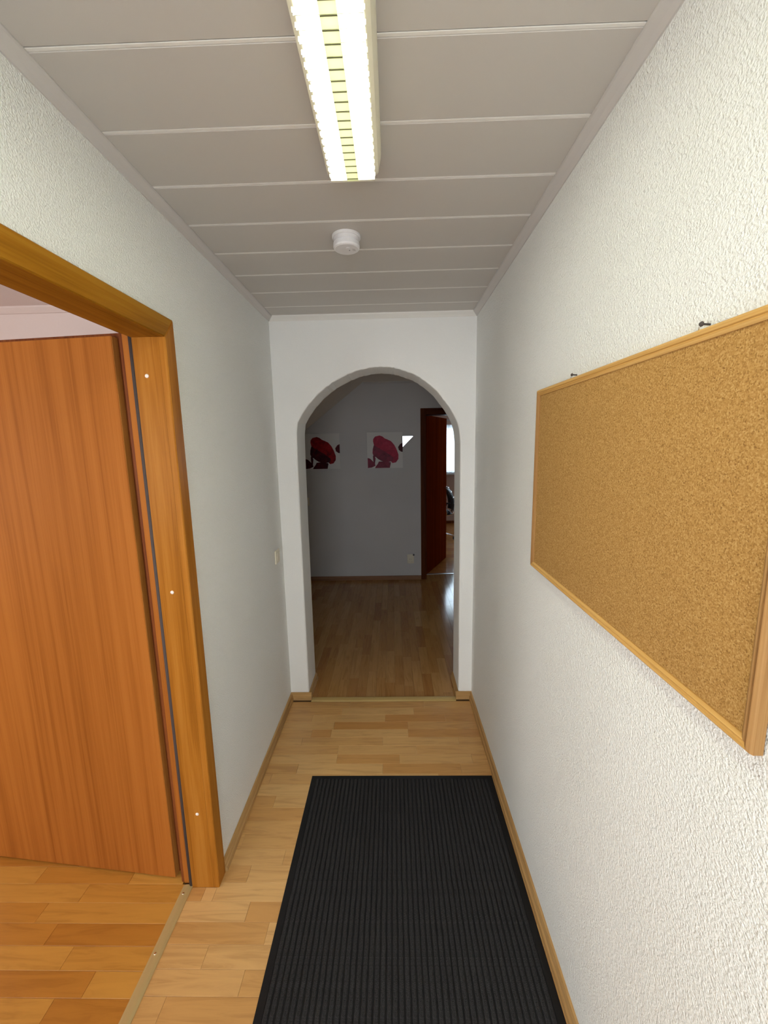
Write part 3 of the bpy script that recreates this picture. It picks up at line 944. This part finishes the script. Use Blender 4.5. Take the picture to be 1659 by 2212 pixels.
# ------------------------------------------------------------------ office seen through the far door
fo = box('floor_office', M['slab'], None, -0.5, 3.4, 5.145, YO, -0.06, -0.0075)
tag(fo, 'orange wood laminate floor of the office beyond the far door', 'floor', kind='structure')
yy = 5.158
while yy < YO - 0.001:
    y2 = min(yy + 0.19, YO)
    cuts = [-0.5, 0.1 + R.uniform(0, 0.5), 1.0 + R.uniform(0, 0.6), 2.1 + R.uniform(0, 0.5), 3.4]
    for a, b in zip(cuts, cuts[1:]):
        strip(fo, M['lam_office'], a, b, yy, y2, 0, R.random())
    yy += 0.19
WX0, WX1, WZ0, WZ1 = 0.95, 2.75, 1.06, 2.03
w = boxes('wall_office_window', M['office_wall'], None, [(-0.6, WX0, YO, YO + 0.16, 0, 2.6), (WX1, 3.5, YO, YO + 0.16, 0, 2.6), (WX0, WX1, YO, YO + 0.16, 0, WZ0), (WX0, WX1, YO, YO + 0.16, WZ1, 2.6)])
tag(w, 'beige window wall of the office beyond the far door', 'wall', kind='structure')
w = boxes('wall_office_sides', M['office_wall'], None, [(-0.6, -0.5, 5.14, YO, 0, 2.6), (3.4, 3.5, 5.14, YO, 0, 2.6)])
tag(w, 'beige side walls of the office beyond the far door', 'wall', kind='structure')
w = box('ceiling_office', M['pink_wall'], None, -0.6, 3.5, 5.14, YO + 0.16, 2.45, 2.6)
tag(w, 'pale ceiling of the office beyond the far door', 'ceiling', kind='structure')
trim('baseboard_office', [(0, 0), (0.016, 0), (0.016, 0.05), (0, 0.055)], (-0.5, YO, 0), (3.4, YO, 0), (0, -1, 0), M['edge'], 'dark skirting under the office window', cat='baseboard')
trim('trim_9', [(0, 0), (0, -0.03), (0.02, -0.03), (0.02, 0)], (-0.5, YO, 2.16), (3.4, YO, 2.16), (0, -1, 0), M['cove'], 'pale rail above the office window')
w2 = empty('window_2', (1.85, YO + 0.08, WZ0), 'bright office window behind a net curtain', 'window', 'structure')
boxes('window_frame', M['upvc'], w2, [(WX0, WX0 + 0.06, YO + 0.05, YO + 0.11, WZ0, WZ1), (WX1 - 0.06, WX1, YO + 0.05, YO + 0.11, WZ0, WZ1), (WX0 + 0.06, WX1 - 0.06, YO + 0.05, YO + 0.11, WZ0, WZ0 + 0.06),
                                      (WX0 + 0.06, WX1 - 0.06, YO + 0.05, YO + 0.11, WZ1 - 0.06, WZ1), (1.82, 1.88, YO + 0.05, YO + 0.11, WZ0 + 0.06, WZ1 - 0.06)])
box('pane', M['glass'], w2, WX0 + 0.06, 1.82, YO + 0.076, YO + 0.084, WZ0 + 0.06, WZ1 - 0.06)
box('pane', M['glass'], w2, 1.88, WX1 - 0.06, YO + 0.076, YO + 0.084, WZ0 + 0.06, WZ1 - 0.06)
box('window_sill', M['sill'], w2, WX0 - 0.05, WX1 + 0.05, YO - 0.06, YO + 0.05, WZ0 - 0.03, WZ0, 0.003)

# net curtain on a rod
cu = empty('net_curtain', (1.85, YO - 0.09, 1.05), 'white net curtain hanging before the bright office window', 'curtain')
bm = bmesh.new()
N = 240
z0c, z1c = 1.075, 2.04
rows_ = [z0c, z0c + 0.07, z0c + 0.16, 1.5, z1c]
grid = []
for zz in rows_:
    ln = []
    for i in range(N + 1):
        x = 0.93 + (2.78 - 0.93) * i / N
        a = i / N * 2 * math.pi * 26
        sc_ = 0.016 * math.sin(a) * (0.7 + 0.3 * (zz - z0c)) + 0.006 * math.sin(a * 0.37)
        z_ = zz + (0.012 * abs(math.sin(i * math.pi / 10)) if zz == z0c else 0)
        ln.append(bm.verts.new((x, YO - 0.09 + sc_, z_)))
    grid.append(ln)
for a, b in zip(grid, grid[1:]):
    for i in range(N): bm.faces.new((a[i], a[i + 1], b[i + 1], b[i]))
cb = from_bm('curtain_fabric', bm, M['curtain'], cu, True)
bm = bmesh.new()
tube(bm, [(0.86, YO - 0.09, 2.048), (2.85, YO - 0.09, 2.048)], 0.007, 8)
tube(bm, [(0.90, YO - 0.09, 2.048), (0.90, YO, 2.048)], 0.005, 8)
tube(bm, [(2.80, YO - 0.09, 2.048), (2.80, YO, 2.048)], 0.005, 8)
from_bm('curtain_rod', bm, M['white_plastic'], cu, True)

# swivel chair: seat to the left (behind the leaf), padded back to the right
ch = empty('office_chair', (0.80, 7.15, 0), 'black padded office chair with chrome star base in the far office', 'chair')
cx, cy_ = 0.80, 7.15
bm = bmesh.new()
for i in range(5):
    a = math.radians(-14 + 72 * i)
    d = Vector((math.cos(a), math.sin(a), 0))
    tube(bm, [Vector((cx, cy_, 0.105)) + d * 0.02, Vector((cx, cy_, 0.095)) + d * 0.14, Vector((cx, cy_, 0.068)) + d * 0.28], [0.022, 0.018, 0.012], 8)
from_bm('star_base', bm, M['chrome'], ch, True)
for i in range(5):
    a = math.radians(-14 + 72 * i)
    bm = bmesh.new()
    p = Vector((cx + 0.275 * math.cos(a), cy_ + 0.275 * math.sin(a), 0.027))
    lathe(bm, [(0.018, -0.022), (0.026, -0.018), (0.026, -0.004), (0.014, -0.003), (0.014, 0.003), (0.026, 0.004), (0.026, 0.018), (0.018, 0.022)], p, 16, 'Y')
    tube(bm, [p, p + Vector((0, 0, 0.045))], 0.006, 8)
    from_bm('castor', bm, M['dark_plastic'], ch, True)
bm = bmesh.new()
lathe(bm, [(0.028, 0.09), (0.028, 0.24), (0.018, 0.245), (0.018, 0.42), (0.06, 0.425), (0.06, 0.44)], (cx, cy_, 0), 20)
from_bm('gas_column', bm, M['chrome'], ch, True)


def cushion(bm, P, nu, nv, th):
    """padded panel from a point function P(u,v) -> (point, normal)"""
    top, bot = [], []
    for i in range(nu + 1):
        a, b = [], []
        for j in range(nv + 1):
            u, v = i / nu, j / nv
            p, nn = P(u, v)
            e = (min(u, 1 - u) * min(v, 1 - v) * 8)
            h = th * min(1, e ** 0.35) if e > 0 else 0.0
            a.append(bm.verts.new(p + nn * (h / 2 + 0.002)))
            b.append(bm.verts.new(p - nn * (h / 2 + 0.002)))
        top.append(a)
        bot.append(b)
    for i in range(nu):
        for j in range(nv):
            bm.faces.new((top[i][j], top[i + 1][j], top[i + 1][j + 1], top[i][j + 1]))
            bm.faces.new((bot[i][j], bot[i][j + 1], bot[i + 1][j + 1], bot[i + 1][j]))
    rim = lambda g: [g[i][0] for i in range(nu + 1)] + [g[nu][j] for j in range(1, nv + 1)] + [g[i][nv] for i in range(nu - 1, -1, -1)] + [g[0][j] for j in range(nv - 1, 0, -1)]
    r0, r1 = rim(top), rim(bot)
    for i in range(len(r0)):
        bm.faces.new((r0[i], r0[(i + 1) % len(r0)], r1[(i + 1) % len(r0)], r1[i]))


bm = bmesh.new()
cushion(bm, lambda u, v: (Vector((cx - 0.26 + 0.47 * u, cy_ - 0.23 + 0.46 * v, 0.475 + 0.02 * (u - 0.5) ** 2)), Vector((0, 0, 1))), 10, 10, 0.075)
from_bm('seat', bm, M['black_fabric'], ch, True)
bm = bmesh.new()


def backp(u, v):
    z = 0.52 + 0.43 * v
    x = cx + 0.262 - 0.10 * (v - 0.35) ** 2 * 2 - 0.05 * (2 * u - 1) ** 2 - 0.06 * v
    return Vector((x, cy_ - 0.22 + 0.44 * u, z)), Vector((1, 0, 0.25)).normalized()


cushion(bm, backp, 10, 12, 0.06)
bk = from_bm('backrest', bm, M['black_fabric'], ch, True)
for v0 in (0.30, 0.52, 0.74):
    bm = bmesh.new()
    tube(bm, [backp(u, v0)[0] + Vector((0.034, 0, 0.008)) for u in [0.06 + 0.88 * i / 10 for i in range(11)]], 0.005, 8)
    tag(from_bm('seam_piping', bm, M['metal'], bk, True), 'pale grey piping')
bm = bmesh.new()
tube(bm, [(cx, cy_, 0.432), (cx + 0.20, cy_, 0.43), (cx + 0.262, cy_, 0.46), (cx + 0.275, cy_, 0.62)], [0.014, 0.014, 0.012, 0.012], 8)
from_bm('back_support', bm, M['chrome'], ch, True)
for s in (-1, 1):
    bm = bmesh.new()
    tube(bm, [(cx + 0.10, cy_ + s * 0.21, 0.455), (cx + 0.10, cy_ + s * 0.265, 0.47), (cx + 0.10, cy_ + s * 0.265, 0.66)], 0.011, 8)
    ar = from_bm('armrest', bm, M['chrome'], ch, True)
    box('arm_pad', M['black_fabric'], ar, cx - 0.10, cx + 0.17, cy_ + s * 0.265 - 0.025, cy_ + s * 0.265 + 0.025, 0.66, 0.685, 0.008, 2)

# ================================================================== objects
# ------------------------------------------------------------------ fluorescent ceiling light with louvre
LX, LY0, LY1 = -0.089, -0.045, 1.208
lt = empty('ceiling_light', (LX, (LY0 + LY1) / 2, H), 'long white louvred fluorescent light on the corridor ceiling', 'lamp')
ZB, ZS, ZL = 2.348, 2.330, 2.341          # housing rim, louvre bottom and top
bm = bmesh.new()
outer = [(-0.074, H), (-0.0725, H - 0.012), (-0.066, ZB + 0.006), (-0.0575, ZB)]
inner = [(-0.0555, ZB), (-0.062, ZB + 0.008), (-0.066, H - 0.006)]
half = outer + inner
prof = half + [(-x, z) for x, z in reversed(half)]
A = [bm.verts.new((LX + x, LY0 + 0.03, z)) for x, z in prof]
B = [bm.verts.new((LX + x, LY1 - 0.03, z)) for x, z in prof]
for i in range(len(prof)):
    bm.faces.new((A[i], A[(i + 1) % len(prof)], B[(i + 1) % len(prof)], B[i]))
from_bm('housing', bm, M['housing'], lt)
for ye, s in ((LY1 - 0.03, 1), (LY0 + 0.03, -1)):
    bm = bmesh.new()
    # sloped, round-cornered end cap: top outline, bottom outline
    def ring(hw, d, z, c):
        pts = [(-hw, 0), (-hw, d - c), (-hw + c * 0.3, d - c * 0.3), (-hw + c, d), (hw - c, d), (hw - c * 0.3, d - c * 0.3), (hw, d - c), (hw, 0)]
        return [bm.verts.new((LX + px, ye + s * py, z)) for px, py in pts]
    r_ = [ring(0.074, 0.030, H, 0.016), ring(0.0725, 0.029, H - 0.012, 0.016), ring(0.066, 0.022, ZB + 0.006, 0.012), ring(0.0575, 0.012, ZB, 0.006), ring(0.056, 0.006, ZS + 0.002, 0.003)]
    for a, b in zip(r_, r_[1:]):
        for i in range(8): bm.faces.new((a[i], a[(i + 1) % 8], b[(i + 1) % 8], b[i]))
    bm.faces.new(r_[0])
    bm.faces.new(r_[-1])
    from_bm('end_cap', bm, M['housing'], lt)
for s in (-1, 1):
    bm = bmesh.new()
    tube(bm, [(LX + s * 0.034, LY0 + 0.035, 2.3605), (LX + s * 0.034, LY1 - 0.035, 2.3605)], 0.013, 16)
    from_bm('fluorescent_tube', bm, M['tube'], lt, True)
bm = bmesh.new()
sweep(bm, [(-0.0145, 0.036), (-0.0145, -0.0240), (-0.0135, -0.0248), (0.0135, -0.0248), (0.0145, -0.0240), (0.0145, 0.036)], (LX, LY0 + 0.032, 2.354), (LX, LY1 - 0.032, 2.354), (1, 0, 0))
from_bm('centre_reflector', bm, M['reflector'], lt)
sb = bmesh.new()
bbox(sb, -0.056, 0.056, -0.0006, 0.0006, ZS, ZL)
bbox(sb, -0.0580, -0.0560, -0.0016, 0.0016, ZS + 0.003, ZL)
bbox(sb, 0.0560, 0.0580, -0.0016, 0.0016, ZS + 0.003, ZL)
for f_ in bbox(sb, -0.0142, 0.0142, -0.0011, 0.0011, 2.3278, 2.3291): f_.material_index = 1
sme = bpy.data.meshes.new('louvre_slat')
sb.to_mesh(sme)
sb.free()
sme.materials.append(M['louvre'])
sme.materials.append(M['louvre_edge_shade'])
y = 1.166
while y > LY0 + 0.04:
    o = bpy.data.objects.new('louvre_slat', sme)
    o.location = (LX, y, 0)
    C.objects.link(o)
    o.parent = lt
    o.matrix_parent_inverse = lt.matrix_basis.inverted()
    y -= 0.0237

# ------------------------------------------------------------------ smoke detector
sx, sy = -0.151, 1.606
sd = empty('smoke_detector', (sx, sy, H), 'round white smoke detector on the corridor ceiling', 'smoke detector')
bm = bmesh.new()
lathe(bm, [(0.049, 0), (0.051, 0.001), (0.051, 0.008), (0.049, 0.010)], (sx, sy, H), 40, 'Z', -1)
from_bm('base_plate', bm, M['white_plastic'], sd)
bm = bmesh.new()
lathe(bm, [(0.045, 0.010), (0.0455, 0.0215), (0.0435, 0.0225), (0.0435, 0.0245), (0.0465, 0.0255), (0.0475, 0.038), (0.0455, 0.043), (0.041, 0.0455), (0.02, 0.0465)], (sx, sy, H), 40, 'Z', -1)
bd = from_bm('body', bm, M['white_plastic'], sd)
bm = bmesh.new()
lathe(bm, [(0.0085, 0), (0.0085, 0.0012), (0.006, 0.002)], (sx + 0.006, sy - 0.012, H - 0.0462), 20, 'Z', -1)
from_bm('test_button', bm, M['white_plastic'], bd)
bm = bmesh.new()
lathe(bm, [(0.0022, 0), (0.0018, 0.001)], (sx + 0.010, sy + 0.004, H - 0.0462), 10, 'Z', -1)
from_bm('indicator', bm, M['dark_plastic'], bd)
for i in range(3):
    bm = bmesh.new()
    bbox(bm, -0.006, 0.006, -0.0008, 0.0008, 0, 0.0006)
    o = from_bm('sound_slot', bm, M['grey_print'], bd)
    o.location = (sx + 0.026, sy + 0.006 - i * 0.005, H - 0.0465)
    o.rotation_euler = (0, 0, math.radians(35))

# ------------------------------------------------------------------ cork pin board
BY0, BY1, BZ0, BZ1 = 0.503, 1.392, 1.236, 1.825
cbd = empty('cork_board', (XR - 0.01, (BY0 + BY1) / 2, BZ0), 'large cork pin board in a light pine frame on the right wall', 'pin board')
fxn = XR - 0.024                            # front of the frame
box('cork_panel', M['cork'], cbd, XR - 0.016, XR - 0.008, BY0 + 0.012, BY1 - 0.012, BZ0 + 0.012, BZ1 - 0.012)
FWD = 0.019
# moulded rail profile: (distance from outer edge, height above wall)
rp_ = [(0, 0.004), (0, 0.017), (0.002, 0.0215), (0.0055, 0.024), (0.0095, 0.0225), (0.011, 0.0205), (0.0135, 0.022), (0.0165, 0.0205), (FWD, 0.0185), (FWD, 0.004)]


def rail(p, q, inward, mat):
    bm = bmesh.new()
    a, b, inw = Vector(p), Vector(q), Vector(inward)
    d = (b - a).normalized()
    out = Vector((-1, 0, 0))
    A = [bm.verts.new(a + inw * s + out * t + d * s) for s, t in rp_]
    B = [bm.verts.new(b + inw * s + out * t - d * s) for s, t in rp_]
    n_ = len(rp_)
    for i in range(n_): bm.faces.new((A[i], A[(i + 1) % n_], B[(i + 1) % n_], B[i]))
    bm.faces.new(A)
    bm.faces.new(B)
    from_bm('frame_rail', bm, mat, cbd)


rail((XR, BY0, BZ1), (XR, BY1, BZ1), (0, 0, -1), M['pine_y'])
rail((XR, BY0, BZ0), (XR, BY1, BZ0), (0, 0, 1), M['pine_y'])
rail((XR, BY0, BZ0), (XR, BY0, BZ1), (0, 1, 0), M['pine_z_shaded'])
rail((XR, BY1, BZ0), (XR, BY1, BZ1), (0, -1, 0), M['pine_z_shaded'])
for yy, zz, lab in ((1.150, 1.833, 'small screw hook above the far end of the cork board'), (0.685, 1.833, 'small bent screw hook above the near middle of the cork board')):
    hk = empty('screw_hook', (XR, yy, zz), lab, 'hook')
    bm = bmesh.new()
    tube(bm, [(XR + 0.004, yy, zz), (XR - 0.013, yy, zz + 0.001)], 0.0016, 8)
    lathe(bm, [(0.0036, 0.012), (0.0042, 0.0135), (0.0025, 0.016)], (XR, yy, zz + 0.001), 10, 'X', -1)
    from_bm('screw', bm, M['seal'], hk, True)
    bm = bmesh.new()
    tube(bm, [(XR - 0.012, yy + 0.001, zz - 0.001), (XR - 0.014, yy + 0.004, zz - 0.003), (XR - 0.014, yy + 0.0045, zz - 0.0085)], 0.001, 6)
    from_bm('wire_loop', bm, M['metal'], hk, True)

# ------------------------------------------------------------------ ribbed doormat
MX0, MX1, MY0, MY1 = -0.434, 0.476, 0.648, 1.848
mt = empty('doormat', ((MX0 + MX1) / 2, (MY0 + MY1) / 2, 0), 'large charcoal ribbed doormat with black rubber edge', 'doormat')
bm = bmesh.new()
e = 0.024
o_ = [(MX0, MY0), (MX1, MY0), (MX1, MY1), (MX0, MY1)]
i_ = [(MX0 + e, MY0 + e), (MX1 - e, MY0 + e), (MX1 - e, MY1 - e), (MX0 + e, MY1 - e)]
lv = [[bm.verts.new((x, y, z)) for x, y in pts] for pts, z in ((o_, 0.0), (o_, 0.0015), (i_, 0.004), (i_, 0.0))]
for a, b in zip(lv, lv[1:] + lv[:1]):
    for i in range(4): bm.faces.new((a[i], a[(i + 1) % 4], b[(i + 1) % 4], b[i]))
from_bm('rubber_edge', bm, M['rubber'], mt)
box('backing', M['rubber'], mt, MX0 + e, MX1 - e, MY0 + e, MY1 - e, 0.0002, 0.0028)
NR = 45
pw = (MX1 - MX0 - 2 * e) / NR
rw = pw * 0.72
L_ = MY1 - MY0 - 2 * e - 0.002
for v_ in range(3):
    pass
rib_meshes = []
for v_ in range(4):                          # four slightly uneven ribs, repeated
    bm = bmesh.new()
    ns = 40
    pr_ = [(-0.5, 0.0), (-0.46, 0.0028), (-0.26, 0.0042), (0.26, 0.0042), (0.46, 0.0028), (0.5, 0.0)]
    last = None
    ph = R.uniform(0, 6)
    for i in range(ns + 1):
        yy = -L_ / 2 + L_ * i / ns
        wob = 0.0005 * math.sin(ph + i * 1.3) + 0.0004 * math.sin(ph * 2 + i * 2.9)
        cur = [bm.verts.new((px * rw + wob, yy, 0.0026 + pz)) for px, pz in pr_]
        if last:
            for a in range(len(pr_) - 1): bm.faces.new((last[a], last[a + 1], cur[a + 1], cur[a]))
        else:
            bm.faces.new(cur)
        last = cur
    bm.faces.new(last)
    bmesh.ops.recalc_face_normals(bm, faces=bm.faces)
    me = bpy.data.meshes.new('rib')
    bm.to_mesh(me)
    bm.free()
    me.materials.append(M['carpet'])
    rib_meshes.append(me)
for i in range(NR):
    o = bpy.data.objects.new('rib', rib_meshes[i % 4])
    o.location = (MX0 + e + pw * (i + 0.5), (MY0 + MY1) / 2, 0)
    C.objects.link(o)
    o.parent = mt
    o.matrix_parent_inverse = mt.matrix_basis.inverted()

# ------------------------------------------------------------------ switch on the left wall near the arch
sw = empty('light_switch', (XL, 2.36, 1.02), 'cream light switch on the left corridor wall beside the arch', 'switch')
box('frame', M['cream_plastic'], sw, XL, XL + 0.009, 2.32, 2.40, 0.98, 1.06, 0.003, 2)
box('rocker', M['cream_plastic'], sw, XL + 0.009, XL + 0.013, 2.333, 2.387, 0.993, 1.047, 0.0015)

# ------------------------------------------------------------------ things on the back wall
s2 = empty('light_switch', (-1.05, YF, 1.0), 'square light switch on the dim back wall below the left poppy print', 'switch')
box('frame', M['cream_plastic'], s2, -1.10, -1.018, YF - 0.010, YF, 0.952, 1.048, 0.003, 2)
box('rocker', M['white_plastic'], s2, -1.086, -1.032, YF - 0.014, YF - 0.010, 0.968, 1.032, 0.0015)

so = empty('wall_socket', (0.208, YF, 0.264), 'cream power socket low on the back wall beside the far door', 'socket')
box('frame', M['cream_plastic'], so, 0.167, 0.249, YF - 0.010, YF, 0.207, 0.321, 0.004, 2)
bm = bmesh.new()
lathe(bm, [(0.036, 0.0), (0.036, 0.012), (0.030, 0.013), (0.029, 0.002), (0.0285, 0.0015)], (0.208, YF - 0.009, 0.262), 28, 'Y', -1)
sk_ = from_bm('socket_ring', bm, M['cream_plastic'], so)
for dx in (-0.0095, 0.0095):
    bm = bmesh.new()
    lathe(bm, [(0.0032, 0), (0.0030, 0.001)], (0.208 + dx, YF - 0.0106, 0.262), 10, 'Y', -1)
    from_bm('pin_hole', bm, M['dark_plastic'], sk_)
box('child_lock_tab', M['dark_plastic'], so, 0.236, 0.256, YF - 0.018, YF - 0.010, 0.306, 0.328, 0.002)


def shape(bm, pts, y, th=0.0006):
    A = [bm.verts.new((x, y, z)) for x, z in pts]
    B = [bm.verts.new((x, y - th, z)) for x, z in pts]
    f = [bm.faces.new(A), bm.faces.new(B)]
    for i in range(len(pts)): bm.faces.new((A[i], A[(i + 1) % len(pts)], B[(i + 1) % len(pts)], B[i]))
    bmesh.ops.triangulate(bm, faces=f)


FLOWER = [(985, 400), (1010, 370), (1065, 358), (1100, 370), (1130, 395), (1165, 410), (1210, 432), (1250, 480), (1280, 540), (1302, 605), (1300, 660),
          (1270, 702), (1225, 712), (1205, 690), (1150, 700), (1080, 680), (1040, 655), (1012, 628), (990, 632), (972, 580), (976, 530), (992, 480), (982, 430)]
HEART = [(990, 480), (1060, 520), (1150, 575), (1235, 640), (1225, 690), (1205, 690), (1150, 700), (1080, 680), (1040, 655), (1012, 628), (990, 632), (972, 580), (976, 530)]
STEM = [(976, 610), (1000, 626), (1010, 650), (1004, 690), (998, 735), (984, 715), (978, 660)]
LOWER = [(1050, 690), (1110, 686), (1205, 700), (1195, 735), (1190, 772), (1000, 772), (1010, 750), (1035, 720)]
SMALL = [(908, 640), (940, 650), (970, 680), (1000, 712), (1006, 742), (960, 764), (908, 770)]
BUD = [(1356, 455), (1325, 470), (1298, 508), (1306, 545), (1335, 568), (1356, 572)]


def print_panel(x0, z0, size, label, mats, wash):
    p = empty('poppy_print', (x0 + size / 2, YF, z0), label, 'picture', group='poppy prints on the back wall')
    pn = box('panel', M['print_ground'], p, x0, x0 + size, YF - 0.014, YF - 0.004, z0, z0 + size, 0.001)
    for xs_ in (x0 + 0.05, x0 + size - 0.07):
        box('wall_spacer', M['metal'], p, xs_, xs_ + 0.02, YF - 0.004, YF, z0 + size - 0.08, z0 + size - 0.06)
    f = lambda pts: [(x0 + (a - 903) / 455 * size, z0 + (1 - (b - 315) / 460) * size) for a, b in pts]
    for nm, pts, mt_, y in (('poppy_petals', FLOWER, mats[0], 0.0), ('poppy_heart', HEART, mats[1], 0.0007), ('poppy_stem', STEM, mats[1], 0.0), ('lower_petal', LOWER, mats[1], 0.0), ('small_poppy', SMALL, mats[1], 0.0008), ('poppy_bud', BUD, M['petal_dark'], 0.0)):
        bm = bmesh.new()
        shape(bm, f(pts), YF - 0.014 - y)
        from_bm(nm, bm, mt_, pn)


print_panel(-1.040, 1.392, 0.420, 'square dark red poppy print at the left, under the attic slope', (M['petal'], M['petal_dark']), 0)
print_panel(-0.297, 1.390, 0.425, 'square red poppy print with a painted reflection veil at the right, nearer the far door', (M['petal_veiled'], M['petal_veiled_dark']), 1)

bm = bmesh.new()  # stand-in for an unidentified bright triangle, added to reflect the entrance light
shape(bm, [(0.1285, 1.762), (0.250, 1.760), (0.1285, 1.638)], YF - 0.004, 0.004)
for v_ in bm.verts: v_.co.y -= 0.026 * (v_.co.x - 0.1285)
mr = from_bm('added_glint', bm, M['mirror'])
tag(mr, 'added triangular mirror piece standing in for an unidentified bright patch beside the right poppy print', 'mirror')
